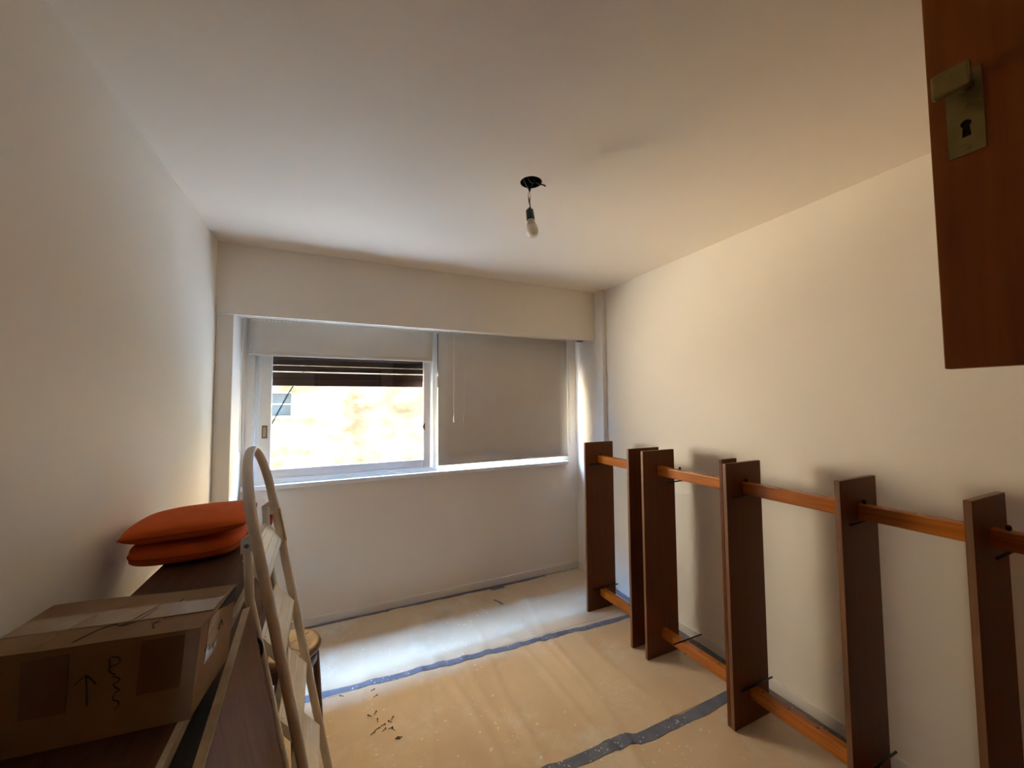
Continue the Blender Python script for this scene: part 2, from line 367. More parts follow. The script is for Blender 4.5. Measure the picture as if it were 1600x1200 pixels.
bm = NB(); ch = [(0.112, -0.07, 2.20), (0.108, -0.072, 1.8), (0.110, -0.074, 1.36), (0.105, -0.076, 1.285), (0.099, -0.078, 1.272), (0.0935, -0.079, 1.30), (0.0935, -0.08, 1.42), (0.0965, -0.08, 1.8), (0.103, -0.075, 2.20)]
sl = smoothline(ch, 30); tube(bm, sl, [0.0016 if k % 2 else 0.0028 for k in range(len(sl))], 6)
mk('bead_chain', bm, 'white_plastic', b1, True)
bm = NB(); tube(bm, smoothline([(2.712, -0.066, 2.2), (2.710, -0.066, 1.7), (2.708, -0.066, 1.26), (2.712, -0.066, 1.235), (2.717, -0.066, 1.26), (2.716, -0.066, 2.2)], 10), 0.0018, 6)
mk('bead_chain', bm, 'white_plastic', b2, True)
# curtain rail with gliders and two draw cords
cr = thing('curtain_rail', 'thin white curtain rail under the pelmet with small gliders', 'rail', (1.4, -0.17, 2.16))
mk('rail', B(0.10, 2.82, -0.185, -0.160, 2.168, 2.182, 0.002), 'white_plastic', cr)
mk('end_stop', B(2.74, 2.80, -0.190, -0.155, 2.160, 2.17, 0.002), 'bronze_metal', cr)
g0 = None
for gx in [0.17+0.022*k for k in range(13)] + [1.47, 1.50, 1.55, 1.575, 1.60, 1.625]:
    if g0 is None:
        bm = NB(); tube(bm, smoothline([(gx, -0.172, 2.168), (gx+0.002, -0.172, 2.160), (gx-0.003, -0.172, 2.154), (gx+0.001, -0.172, 2.150)], 3), 0.002, 6)
        g0 = mk('glider', bm, 'white_plastic', cr, True); gx0 = gx
    else: again(g0, (gx-gx0, random.uniform(-.004, .004), 0), cr)
for i, (x, lab, mt) in enumerate(((1.552, 'white draw cord with pointed pull hanging before the grey blind', 'white_plastic'), (1.640, 'faint beige draw cord hanging right of the white one', 'pale_tan'))):
    t = thing('draw_cord', lab, 'cord', (x, -0.15, 1.43), 'draw cords in front of the right blind')
    bm = NB(); tube(bm, [(x, -0.172, 2.168), (x+0.001, -0.15, 2.05), (x, -0.15, 1.49)], 0.0013 if i == 0 else 0.0009, 6); mk('string', bm, mt, t)
    bm = NB(); lathe(bm, [(0.0, 0.062), (0.003, 0.058), (0.0055, 0.02), (0.006, 0.006), (0.0, 0.0)], (x, -0.15, 1.432), 10); mk('pull_end', bm, mt, t, True)

# ------------------------------------------------------------------ outside
bl = thing('street_building', 'stained cream building seen through the clear pane', 'building', (1.0, 12.0, -4.7), 'buildings across the street')
FX0, FX1, FZ0, FZ1, FY = -4.4, 22.0, -4.7, 20.5, 12.0
wx0, wx1, wz0, wz1 = -1.55, -0.655, 1.215, 2.02
bm = NB(); box(bm, FX0, wx0, FY, FY+0.4, FZ0, FZ1); box(bm, wx1, FX1, FY, FY+0.4, FZ0, FZ1); box(bm, wx0, wx1, FY, FY+0.4, FZ0, wz0); box(bm, wx0, wx1, FY, FY+0.4, wz1, FZ1)
mk('wall', bm, 'facade_render', bl)
fw = mk('window_frame', box(box(B(wx0, wx1, FY-0.03, FY+0.1, wz0-0.09, wz0), wx0, wx1, FY+0.08, FY+0.12, 1.60, 1.63), wx0, wx1, FY+0.08, FY+0.12, wz1-0.03, wz1), 'facade_trim', bl)
mk('pane', B(wx0, wx1, FY+0.1, FY+0.11, wz0, 1.60), 'facade_glass', fw); mk('pane', B(wx0, wx1, FY+0.1, FY+0.11, 1.63, wz1-0.03), 'facade_glass', fw)
for nm_lab, xa, xb in (('pale building added out of view on the left to bounce sunlight into the room', -45.0, -4.42), ('pale building added out of view on the right to bounce sunlight into the room', 22.02, 85.0)):  # unseen pale blocks, added so sunlight bounces into the room
    sb = thing('street_building', nm_lab, 'building', ((xa+xb)/2, 12.0, -4.7), 'buildings across the street')
    mk('wall', B(xa, xb, 12.05, 12.4, -4.7, 20.0), 'pale_render', sb); mk('roof_edge', B(xa, xb, 11.9, 12.4, 20.0, 20.3), 'facade_trim', sb)
S(mk('street_ground', B(-45, 85, 0.4, 12, -4.7, -4.5), 'street_asphalt'), 'street far below the window')
bm = NB(); tube(bm, smoothline([(0.9, 11.95, 5.2), (0.10, 11.93, 3.4), (-0.61, 11.93, 2.21), (-0.93, 11.93, 1.56), (-1.24, 11.93, 0.88), (-1.9, 11.95, -0.4)], 6), 0.022, 6)
mk('cable', bm, 'cable_rubber', bl, True)
bm = NB(); box(bm, -12.0, 24.0, -6.0, 0.16, 2.90, 40.0); box(bm, -12.0, -0.52, -6.0, 0.16, -4.7, 2.90); box(bm, 3.10, 24.0, -6.0, 0.16, -4.7, 2.90); box(bm, -0.52, 3.10, -6.0, 0.16, -4.7, -0.22)  # unseen mass, height and ends set to shade the facade from sun and sky
S(mk('wall_outside_shade', bm, 'facade_render'), 'unseen building mass round the room, shaped to shade the facade opposite')

# ------------------------------------------------------------------ floor paper and tape
def ph(x, y):
    if x > W-0.02 or y > -0.01: return 0.0015
    n = noise.noise(Vector((x*2.2, y*1.3, 3.0)))*0.5 + noise.noise(Vector((x*7.0, y*2.2, 9.0)))*0.35
    h = 0.004 + 0.005*n
    for cx, sl_, wd, a in ((1.14, 0.10, 0.014, 0.011), (1.30, -0.06, 0.020, 0.007), (1.56, 0.05, 0.016, 0.009), (1.78, -0.10, 0.015, 0.009), (2.02, 0.12, 0.020, 0.008), (2.22, 0.0, 0.018, 0.007), (0.86, 0.05, 0.025, 0.005), (1.44, 0.02, 0.012, 0.007), (1.93, 0.03, 0.014, 0.006)):
        d = (x-cx-sl_*(y+0.9)+0.02*math.sin(y*5+cx*9))/wd
        h += a*math.exp(-d*d)*(0.65+0.5*noise.noise(Vector((cx*5, y*1.5, 1))))
    h = max(0.0012, h)
    k = max(0.0, min(1.0, (2.38-x)/0.25))*max(0.0, min(1.0, (x-0.72)/0.12))*max(0.0, min(1.0, (-0.03-y)/0.1))
    return 0.0022 + (h-0.0022)*k
def sheet(y0, y1, label):
    bm = NB(); nx = 150; ny = 46; vs = []
    for j in range(ny+1):
        y = y0+(y1-y0)*j/ny
        vs.append([bm.verts.new((0.02+(W-0.035-0.02)*i/nx, y, ph(0.02+(W-0.055)*i/nx, y))) for i in range(nx+1)])
    for j in range(ny):
        for i in range(nx): bm.faces.new((vs[j][i], vs[j][i+1], vs[j+1][i+1], vs[j+1][i]))
    o = mk('kraft_paper_sheet', bm, 'kraft_paper', None, True)
    tag(o, label, 'paper', 'masking paper laid over the floor')
sheet(-0.815, -0.02, 'tan masking paper strip on the floor nearest the window')
sheet(-1.70, -0.818, 'tan masking paper strip on the floor between the two blue tape lines')
sheet(-2.60, -1.703, 'tan masking paper strip on the floor nearest the camera')
sheet(-3.36, -2.603, 'tan masking paper strip by the doorway')
def tape(pts, w, label, n=90, seed=0, jit=0.004, lift=0.0014):
    P = smoothline(pts, max(2, 2*n//max(1, len(pts)-1))); bm = NB(); rows = []; K = 6
    for i, p in enumerate(P):
        t = (P[min(i+1, len(P)-1)]-P[max(i-1, 0)]).normalized(); s_ = Vector((-t.y, t.x, 0))
        ja = jit*noise.noise(Vector((i*0.065, seed, 0.3))); jb = jit*noise.noise(Vector((i*0.085, seed, 7.3)))
        row = []
        for k in range(K+1):
            e_ = 1-2*k/K
            q = p + s_*(w/2*e_ + (ja if e_ > 0 else jb)*e_)
            hz = max(ph(q.x+dx_, q.y+dy_) for dx_ in (-0.012, 0, 0.012) for dy_ in (-0.008, 0, 0.008))
            row.append(Vector((q.x, q.y, hz+lift)))
        rows.append([bm.verts.new(row[0]-Vector((0, 0, 0.0012)))] + [bm.verts.new(q) for q in row] + [bm.verts.new(row[-1]-Vector((0, 0, 0.0012)))])
    for a, b2 in zip(rows, rows[1:]):
        for k in range(K+2): bm.faces.new((a[k], a[k+1], b2[k+1], b2[k]))
    o = mk('floor_tape', bm, 'blue_tape', None)
    tag(o, label, 'tape', 'blue masking tape on the floor paper')
tape([(0.10, -0.75, 0), (0.62, -0.782, 0), (1.13, -0.812, 0), (1.7, -0.845, 0), (2.2, -0.868, 0), (2.70, -0.893, 0)], 0.046, 'blue tape line across the floor from the stool to the second shelf board', seed=1, jit=0.012)
tape([(0.75, -1.655, 0), (1.54, -1.692, 0), (1.93, -1.712, 0), (2.05, -1.735, 0), (2.39, -1.735, 0), (2.68, -1.728, 0)], 0.058, 'blue tape line in the foreground ending at the tall shelf boards', seed=2, jit=0.010)
tape([(0.12, -0.022, 0), (0.6, -0.026, 0), (0.98, -0.034, 0), (1.12, -0.026, 0), (1.5, -0.03, 0), (1.86, -0.036, 0), (2.35, -0.03, 0), (2.45, -0.028, 0)], 0.030, 'narrow blue tape strip along the baseboard under the window', seed=3, jit=0.014)
tape([(1.90, -0.055, 0), (1.95, -0.068, 0), (2.02, -0.062, 0)], 0.045, 'small loose scrap of blue tape near the window baseboard', n=12, seed=4, lift=0.003)
tape([(2.832, -0.50, 0), (2.828, -1.2, 0), (2.822, -1.9, 0), (2.828, -2.6, 0), (2.828, -3.2, 0)], 0.056, 'blue tape strip along the baseboard behind the shelving', seed=5, jit=0.012)
tape([(1.86, -0.235, 0), (1.885, -0.285, 0), (1.895, -0.335, 0)], 0.016, 'short bit of blue tape stuck in the lit patch of paper', n=12, seed=6, jit=0.006)

# loose screws on the paper
g = None
for i, (x, y, a) in enumerate([(0.880, -0.869, .4), (0.890, -0.92, .5), (0.852, -1.049, 2.4), (0.878, -1.04, 1.0), (0.905, -1.134, .2), (0.907, -1.166, .7), (0.941, -1.128, 2.3), (0.952, -1.112, 1.0), (0.937, -1.168, .15), (0.950, -1.183, 2.0), (0.962, -1.245, 2.6), (0.972, -1.240, 2.7), (0.855, -1.165, .5), (0.878, -1.146, .3), (0.726, -0.837, 2.5), (0.885, -1.095, 1.5)]):
    zz = ph(x, y)+0.0030
    if g is None:
        bm = NB(); lathe(bm, [(0.0, -0.013), (0.0013, -0.010), (0.0016, 0.008), (0.0034, 0.0115), (0.0034, 0.0125), (0.0, 0.0125)], (0, 0, 0), 8, (1, 0, 0))
        g = mk('screw', bm, 'black_steel'); o = g
    else: o = again(g, (0, 0, 0))
    o.location = (x, y, zz); o.rotation_euler = (0, 0, a)
    tag(o, 'small dark screw lying loose on the tan floor paper', 'screw', 'loose screws on the paper')

# ------------------------------------------------------------------ shelving unit lying on its side
su = thing('shelving_unit', 'dark wooden shelving unit laid on its side along the right wall', 'shelving unit', (2.56, -1.7, 0.004))
XB0, XB1, ZB1 = 2.432, 2.698, 1.276
bm = B(XB0, XB1, -0.010, 0.010, 0.004, ZB1, 0.0015, 1); 
proto = mk('shelf_board', bm, 'shelf_wood', su)
proto.data.materials.append(MATS['shelf_edge_wood'])
for p_ in proto.data.polygons:
    if abs(p_.normal.x) > 0.9 or p_.normal.z > 0.9: p_.material_index = 1
off = su.location
first = True
for y, dz in ((-0.705, 0), (-1.188, 0), (-1.318, 0), (-1.886, 0), (-2.362, 0.002), (-2.702, 0.002)):
    if first: proto.location = (0, y, 0); first = False
    else: again(proto, (0, y, 0), su)
mk('narrow_board', B(2.434, 2.545, -1.874, -1.856, 0.004, 1.294, 0.0015, 1), 'shelf_wood', su)
def pole(z0a, z0b, h, label):
    bm = NB(); ya, yb = -0.62, -3.05
    box(bm, 2.550, 2.596, yb, ya, -h/2, h/2, 0.007, 3)
    for v in bm.verts: v.co.z += h/2 + z0a + (z0b-z0a)*(v.co.y-ya)/(yb-ya)
    return mk('pole', bm, 'pole_wood', su, True)
pt = pole(1.113, 1.118, 0.060, ''); pb = pole(0.095, 0.138, 0.058, '')
for p_ in (pt, pb):
    for pl in p_.data.polygons: pl.use_smooth = False
def pz(top, y):
    k = (y+0.62)/(-3.05+0.62)
    return 1.113+0.005*k if top else 0.095+0.043*k
hole = None
for top in (True, False):
    for k in range(20):
        y = -0.66-0.117*k
        z = pz(top, y)+(0.0603 if top else 0.0583)
        if hole is None:
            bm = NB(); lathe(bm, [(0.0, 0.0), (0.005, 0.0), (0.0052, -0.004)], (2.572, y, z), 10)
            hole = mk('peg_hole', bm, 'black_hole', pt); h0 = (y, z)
        else: again(hole, (0, y-h0[0], z-h0[1]), pt if top else pb)
def peg(top, y):
    z0 = pz(top, y); h = 0.060 if top else 0.058; s_ = 1 if top else -1
    zr = z0-0.006 if top else z0+h+0.006; zk = z0+h if top else z0
    bm = NB(); tube(bm, [(2.572, y, zr), (2.572, y, zk+s_*0.008)], 0.004, 8)
    lathe(bm, [(0.0, 0.018), (0.005, 0.0165), (0.0075, 0.011), (0.007, 0.004), (0.004, 0.0)], (2.572, y, zk), 12, (0, 0, s_))
    a, b2 = (2.462, 2.66) if top else (2.480, 2.712)
    tube(bm, [(a, y, zr), (b2, y, zr)], 0.0042, 8)
    mk('support_peg', bm, 'black_steel', su, True)
for y in (-0.725, -1.487, -1.905, -2.385, -2.745): peg(True, y)
for y in (-0.725, -1.487, -1.905, -2.385, -2.745): peg(False, y)

# ------------------------------------------------------------------ wardrobe behind the viewer with its upper door swung open
wr = thing('wardrobe', 'tall built-in wooden wardrobe with its upper door swung open into the room', 'wardrobe', (2.2, -3.65, 0.0))
bm = NB(); box(bm, 1.565, 1.585, -3.95, -3.40, 0, 2.59); box(bm, 2.84, 2.86, -3.95, -3.40, 0, 2.59); box(bm, 1.585, 2.84, -3.95, -3.93, 0, 2.59)
box(bm, 1.585, 2.84, -3.93, -3.40, 2.57, 2.59); box(bm, 1.585, 2.84, -3.93, -3.40, 1.60, 1.625); box(bm, 1.585, 2.84, -3.93, -3.40, 0.0, 0.08); box(bm, 2.20, 2.22, -3.93, -3.40, 0.08, 2.57)
mk('carcass', bm, 'door_wood', wr)
mk('lower_door', B(1.572, 2.208, -3.398, -3.376, 0.08, 1.60, 0.002), 'door_wood', wr); mk('lower_door', B(2.212, 2.85, -3.398, -3.376, 0.08, 1.60, 0.002), 'door_wood', wr)
mk('upper_door', B(2.212, 2.85, -3.398, -3.376, 1.635, 2.57, 0.002), 'door_wood', wr)
od = mk('upper_door', B(1.570, 1.592, -3.395, -2.935, 1.635, 2.565, 0.002), 'door_wood', wr); od['label'] = 'reddish wooden door with brass lock plate'
# lock plate with a keyhole through it
bm = NB(); py0, py1, pz0, pz1, px = -2.996, -2.956, 1.973, 2.105, 1.5675
kh = []
ky, kz = -2.9765, 2.022
for k in range(13):
    a = math.radians(-60+300*k/12); kh.append((ky+0.0058*math.sin(a+math.pi/2+math.radians(-60)+math.pi/3+math.pi/6), 0))
kh = [(ky+0.0062*math.cos(math.radians(t)), kz+0.0062*math.sin(math.radians(t))) for t in range(-50, 231, 28)] + [(ky-0.0052, kz-0.021), (ky+0.0052, kz-0.021)]
ov = [bm.verts.new((px, a, b2)) for a, b2 in ((py0, pz0), (py1, pz0), (py1, pz1), (py0, pz1))]; kv = [bm.verts.new((px, a, b2)) for a, b2 in kh]
es = [bm.edges.new((ov[k], ov[(k+1) % 4])) for k in range(4)] + [bm.edges.new((kv[k], kv[(k+1) % len(kv)])) for k in range(len(kv))]
bmesh.ops.triangle_fill(bm, use_beauty=True, edges=es)
r = bmesh.ops.extrude_face_region(bm, geom=bm.faces[:]); bmesh.ops.translate(bm, verts=[v for v in r['geom'] if isinstance(v, bmesh.types.BMVert)], vec=(0.0022, 0, 0))
mk('lock_plate', bm, 'brass_old', od)
bm = NB(); box(bm, 1.5694, 1.5698, ky-0.009, ky+0.009, kz-0.024, kz+0.009); mk('keyhole', bm, 'black_hole', od)
bm = NB(); lathe(bm, [(0.0, 0.0018), (0.003, 0.0012), (0.0036, 0.0)], (px, -2.9765, 1.984), 12, (-1, 0, 0)); mk('plate_screw', bm, 'brass_old', od); bm = NB(); lathe(bm, [(0.0, 0.0018), (0.003, 0.0012), (0.0036, 0.0)], (px, -2.9765, 2.052), 12, (-1, 0, 0)); mk('plate_screw', bm, 'brass_old', od)
bm = NB(); lathe(bm, [(0.010, 0.0), (0.008, 0.006), (0.006, 0.022), (0.0065, 0.030)], (px, -2.978, 2.082), 16, (-1, 0, 0))
box(bm, 1.527, 1.539, -2.995, -2.952, 2.062, 2.102, 0.004, 3); mk('turn_handle', bm, 'brass_old', od)

# ------------------------------------------------------------------ bare ceiling lamp
lp = thing('pendant_lamp', 'bare white light bulb hanging on short wires from a ceiling hole', 'lamp', (LX, LY, H))
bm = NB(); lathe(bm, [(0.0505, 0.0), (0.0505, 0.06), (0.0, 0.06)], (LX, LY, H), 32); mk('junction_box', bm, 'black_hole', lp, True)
wires = [[(LX-0.032, LY+0.005, H+0.03), (LX-0.04, LY-0.008, H-0.003), (LX-0.022, LY, H-0.020), (LX-0.012, LY, H-0.034), (LX-0.009, LY, H-0.043)],
         [(LX+0.012, LY, H+0.03), (LX+0.006, LY, H-0.006), (LX-0.004, LY, H-0.030), (LX-0.009, LY, H-0.046)],
         [(LX+0.01, LY+0.01, H+0.03), (LX+0.035, LY-0.010, H-0.004), (LX+0.052, LY-0.02, H-0.010), (LX+0.058, LY-0.03, H-0.020)],
         [(LX-0.02, LY, H+0.03), (LX-0.008, LY-0.01, H-0.004), (LX+0.01, LY-0.014, H-0.006), (LX+0.024, LY, H+0.03)]]
for w_ in wires:
    bm = NB(); tube(bm, smoothline(w_, 5), 0.0036, 8); mk('wire', bm, 'black_plastic', lp, True)
for dx in (-0.0045, 0.0025):
    bm = NB(); tube(bm, smoothline([(LX-0.009+dx*0.3, LY, H-0.044), (LX-0.0095+dx*1.4, LY, H-0.062), (LX-0.009+dx, LY, H-0.078)], 4), 0.0013, 6); mk('bare_wire', bm, 'copper_wire', lp, True)
for pts in ([(LX-0.0135, LY, H-0.072), (LX-0.013, LY, H-0.090), (LX-0.006, LY+0.002, H-0.108), (LX-0.007, LY, H-0.118), (LX-0.018, LY, H-0.130), (LX-0.018, LY, H-0.140)],
            [(LX-0.0065, LY, H-0.076), (LX-0.010, LY-0.003, H-0.095), (LX-0.005, LY, H-0.118), (LX-0.003, LY, H-0.140)]):
    bm = NB(); tube(bm, smoothline(pts, 5), 0.0024, 8); mk('wire', bm, 'black_plastic', lp, True)
ax = Vector((0.10, -0.05, -1)).normalized(); p0 = Vector((LX-0.010, LY, H-0.131))
bm = NB(); lathe(bm, [(0.0, 0.0), (0.014, 0.0), (0.0175, 0.004), (0.019, 0.044), (0.0195, 0.048), (0.016, 0.048)], p0, 24, ax); mk('socket', bm, 'black_plastic', lp, True)
bm = NB(); lathe(bm, [(0.0155, 0.046), (0.0175, 0.056), (0.0225, 0.072), (0.0245, 0.076), (0.0, 0.076)], p0, 24, ax); mk('bulb_collar', bm, 'bulb_collar', lp, True)
bm = NB(); lathe(bm, [(0.0240, 0.075), (0.0275, 0.085), (0.0290, 0.097), (0.0275, 0.110), (0.0225, 0.121), (0.013, 0.1275), (0.0, 0.1295)], p0, 28, ax); mk('bulb', bm, 'bulb_white', lp, True)

# ------------------------------------------------------------------ cabinet, panel, box, cushions on the left
ZT = 1.05
cb = thing('cabinet', 'dark wooden cabinet standing along the left wall under the cardboard box', 'cabinet', (0.29, -2.0, 0.004))
CY0, CY1, CXb, CXf = -2.95, -1.215, 0.148, 0.430
mk('top', B(CXb, CXf, CY0, CY1, ZT-0.022, ZT, 0.002), 'cabinet_wood', cb)
e_ = mk('edge_strip', B(CXf, CXf+0.010, CY0, CY1, ZT-0.022, ZT-0.0005, 0.001), 'pale_tan', cb)
for y0 in (CY0, CY1-0.02): mk('side_panel', B(CXb, CXf-0.01, y0, y0+0.02, 0.004, ZT-0.022), 'cabinet_wood', cb)
mk('back_panel', B(CXb, CXb+0.008, CY0+0.02, CY1-0.02, 0.004, ZT-0.022), 'cabinet_wood', cb)
mk('plinth', B(CXb+0.008, CXf-0.03, CY0+0.02, CY1-0.02, 0.004, 0.08), 'cabinet_wood', cb)
nd = 3; dw = (CY1-CY0)/nd
for k in range(nd): mk('door', B(CXf-0.022, CXf-0.006, CY0+dw*k+0.002, CY0+dw*(k+1)-0.002, 0.085, ZT-0.026, 0.002), 'cabinet_wood', cb)
# loose board leaning on the cabinet front
ang = math.atan(0.188)
M = Matrix.Translation((0.452, -1.955, 1.045)) @ Matrix.Rotation(math.radians(3.0), 4, 'Z') @ Matrix.Rotation(-ang, 4, 'Y')
pn = thing('leaning_panel', 'loose brown wooden board leaning against the front of the cabinet', 'board', (0.65, -2.4, 0.004))
bm = NB(); box(bm, 0.0, 0.018, -0.98, 0.0, -1.052, 0.0, 0.0015, 1, M); mk('board', bm, 'panel_wood', pn)
bm = NB(); box(bm, 0.001, 0.017, -0.979, -0.001, 0.0, 0.0012, 0.0, 1, M); mk('top_edge', bm, 'pale_tan', pn)

# cardboard box
d = Vector((0.99398, -0.10962, 0)); nrm = Vector((d.y, -d.x, 0))        # nrm points to the viewer
BW, BD, BH = 0.285, 0.172, 0.150
O = Vector((0.4475, -2.356, ZT+0.001))
def bp3(u, v, w): return O + d*u - nrm*v + Vector((0, 0, w))             # u right, v back, w up
cbx = thing('cardboard_box', 'worn taped cardboard box with marker writing on the dark cabinet', 'box', tuple(bp3(-BW/2, BD/2, 0)))
bm = NB(); nu, nv, nw = 12, 8, 7
def bulge(u, v, w):
    a = math.sin(math.pi*(u/BW+1)) if True else 0
    k = w/BH
    return bp3(u + 0.013*k*(1+u/BW), v - 0.002*k, w + 0.004*noise.noise(Vector((u*9, v*9, 4)))*k - 0.004*k*(u/BW+0.5))
def face_grid(f, na, nb_):
    g_ = [[bm.verts.new(f(i/na, j/nb_)) for i in range(na+1)] for j in range(nb_+1)]
    for j in range(nb_):
        for i in range(na): bm.faces.new((g_[j][i], g_[j][i+1], g_[j+1][i+1], g_[j+1][i]))
face_grid(lambda a, b_: bulge(-BW+BW*a, 0, BH*b_), nu, nw)
face_grid(lambda a, b_: bulge(-BW+BW*a, BD, BH*b_), nu, nw)
face_grid(lambda a, b_: bulge(-BW, BD*a, BH*b_), nv, nw)
face_grid(lambda a, b_: bulge(0, BD*a, BH*b_), nv, nw)
face_grid(lambda a, b_: bulge(-BW+BW*a, BD*b_, 0), nu, nv)
bmesh.ops.remove_doubles(bm, verts=bm.verts, dist=1e-5)
mk('body', bm, 'cardboard', cbx)
def ribbon(name, pts, w, f, mat, lift=0.0008):
    """flat band on a box face; pts are (a,b) in face metres, f maps (a,b,lift)->world"""
    bm = NB(); P = [Vector((p[0], p[1])) for p in pts]; rows = []
    for i, p in enumerate(P):
        t = (P[min(i+1, len(P)-1)]-P[max(i-1, 0)]).normalized(); s_ = Vector((-t.y, t.x))*w/2
        rows.append((bm.verts.new(f((p+s_).x, (p+s_).y, lift)), bm.verts.new(f((p-s_).x, (p-s_).y, lift)), bm.verts.new(f((p+s_).x, (p+s_).y, -0.0005)), bm.verts.new(f((p-s_).x, (p-s_).y, -0.0005))))
    for a, b_ in zip(rows, rows[1:]):
        for (q, r_) in ((0, 1), (1, 3), (3, 2), (2, 0)): bm.faces.new((a[q], a[r_], b_[r_], b_[q]))
    bm.faces.new((rows[0][0], rows[0][1], rows[0][3], rows[0][2])); bm.faces.new((rows[-1][0], rows[-1][1], rows[-1][3], rows[-1][2]))
    return mk(name, bm, mat, cbx)
fr_ = lambda a, b_, l: bulge(a, 0, b_) + nrm*l
tp_ = lambda a, b_, l: bulge(a, b_, BH) + Vector((0, 0, l+0.0032))
rt_ = lambda a, b_, l: bulge(0, a, b_) + d*l
# top flaps: the right one sprung open at the far corner
bm = NB(); g1 = [[bm.verts.new(bulge(-BW+BW*a/10, BD*b_/6, BH) + Vector((0, 0, 0.003*k))) for a in range(11)] for k in (0, 1) for b_ in range(7)]
for s_ in (0, 7):
    for j in range(6):
        for i in range(10): bm.faces.new((g1[s_+j][i], g1[s_+j][i+1], g1[s_+j+1][i+1], g1[s_+j+1][i]))
for i in range(10):
    bm.faces.new((g1[0][i], g1[0][i+1], g1[7][i+1], g1[7][i])); bm.faces.new((g1[6][i], g1[6][i+1], g1[13][i+1], g1[13][i]))
for j in range(6):
    for i in (0, 10): bm.faces.new((g1[j][i], g1[j+1][i], g1[8+j][i], g1[7+j][i]))
mk('top_flap', bm, 'cardboard', cbx)
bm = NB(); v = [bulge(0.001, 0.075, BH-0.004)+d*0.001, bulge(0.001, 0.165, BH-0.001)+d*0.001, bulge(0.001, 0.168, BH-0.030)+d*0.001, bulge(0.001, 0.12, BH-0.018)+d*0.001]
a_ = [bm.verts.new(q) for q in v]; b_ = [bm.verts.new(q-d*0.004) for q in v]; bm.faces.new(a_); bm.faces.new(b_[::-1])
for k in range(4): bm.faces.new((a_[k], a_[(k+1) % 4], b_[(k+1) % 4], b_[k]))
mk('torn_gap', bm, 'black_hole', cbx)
ribbon('packing_tape', [(-0.192, 0.052), (-0.192, 0.095), (-0.193, 0.142)], 0.055, fr_, 'brown_tape')
ribbon('packing_tape', [(-0.049, 0.058), (-0.049, 0.10), (-0.049, 0.146)], 0.058, fr_, 'brown_tape')
ribbon('packing_tape', [(-BW+0.004, 0.086), (-0.2, 0.088), (-0.1, 0.086), (-0.002, 0.086)], 0.055, tp_, 'clear_tape')
ribbon('packing_tape', [(0.06, BH-0.004), (0.06, 0.11), (0.06, 0.07)], 0.05, rt_, 'clear_tape')
def ink(strokes, f, w=0.0016, lift=0.0013):
    for s_ in strokes:
        pts = [(p.x, p.y) for p in smoothline([(a, b_, 0) for a, b_ in s_], 5)]
        ribbon('marker_stroke', pts, w, f, 'marker_ink', lift)
ink([[(-0.157, 0.092), (-0.150, 0.099), (-0.1432, 0.1035), (-0.137, 0.097), (-0.130, 0.088)], [(-0.1432, 0.1035), (-0.141, 0.08), (-0.1391, 0.056)]], fr_)
ink([[(-0.1175, 0.121), (-0.113, 0.126), (-0.106, 0.125), (-0.1025, 0.119), (-0.106, 0.114), (-0.114, 0.112), (-0.116, 0.107), (-0.112, 0.101), (-0.107, 0.097)],
     [(-0.116, 0.121), (-0.115, 0.110)], [(-0.110, 0.095), (-0.103, 0.092), (-0.101, 0.087), (-0.108, 0.084), (-0.106, 0.078), (-0.100, 0.072), (-0.106, 0.068), (-0.107, 0.058), (-0.101, 0.055), (-0.099, 0.048), (-0.104, 0.042)]], fr_, 0.0013)
for k, u0 in enumerate((-0.075, -0.088)):
    sc_ = [(u0+0.004*math.sin(q*2.1+k)+0.0025*math.sin(q*5.3), 0.02+0.0085*q+0.003*math.cos(q*3.7)) for q in range(14 if k == 0 else 10)]
    if k == 0: ink([sc_[:4], sc_[4:8], sc_[8:]], tp_, 0.0010, 0.0012)
ink([[(-0.17, 0.012), (-0.155, 0.045), (-0.150, 0.05)], [(-0.150, 0.05), (-0.138, 0.055), (-0.130, 0.05), (-0.120, 0.06), (-0.112, 0.085), (-0.10, 0.115)], [(-0.128, 0.048), (-0.118, 0.05), (-0.106, 0.07), (-0.10, 0.10)]], tp_, 0.0011, 0.0012)
ink([[(0.03, 0.095), (0.045, 0.10), (0.05, 0.085), (0.065, 0.09), (0.072, 0.075)], [(0.09, 0.10), (0.10, 0.115), (0.11, 0.10)]], rt_, 0.0012)
# crumpled clear tape tail standing off the top
bm = NB(); tube(bm, smoothline([tp_(-0.215, 0.010, 0.001), tp_(-0.205, 0.03, 0.004), tp_(-0.207, 0.045, 0.006), tp_(-0.197, 0.055, 0.004), tp_(-0.190, 0.085, 0.005), tp_(-0.186, 0.10, 0.002)], 5), 0.0013, 6, 0.0006)
mk('tape_tail', bm, 'clear_tape', cbx, True)

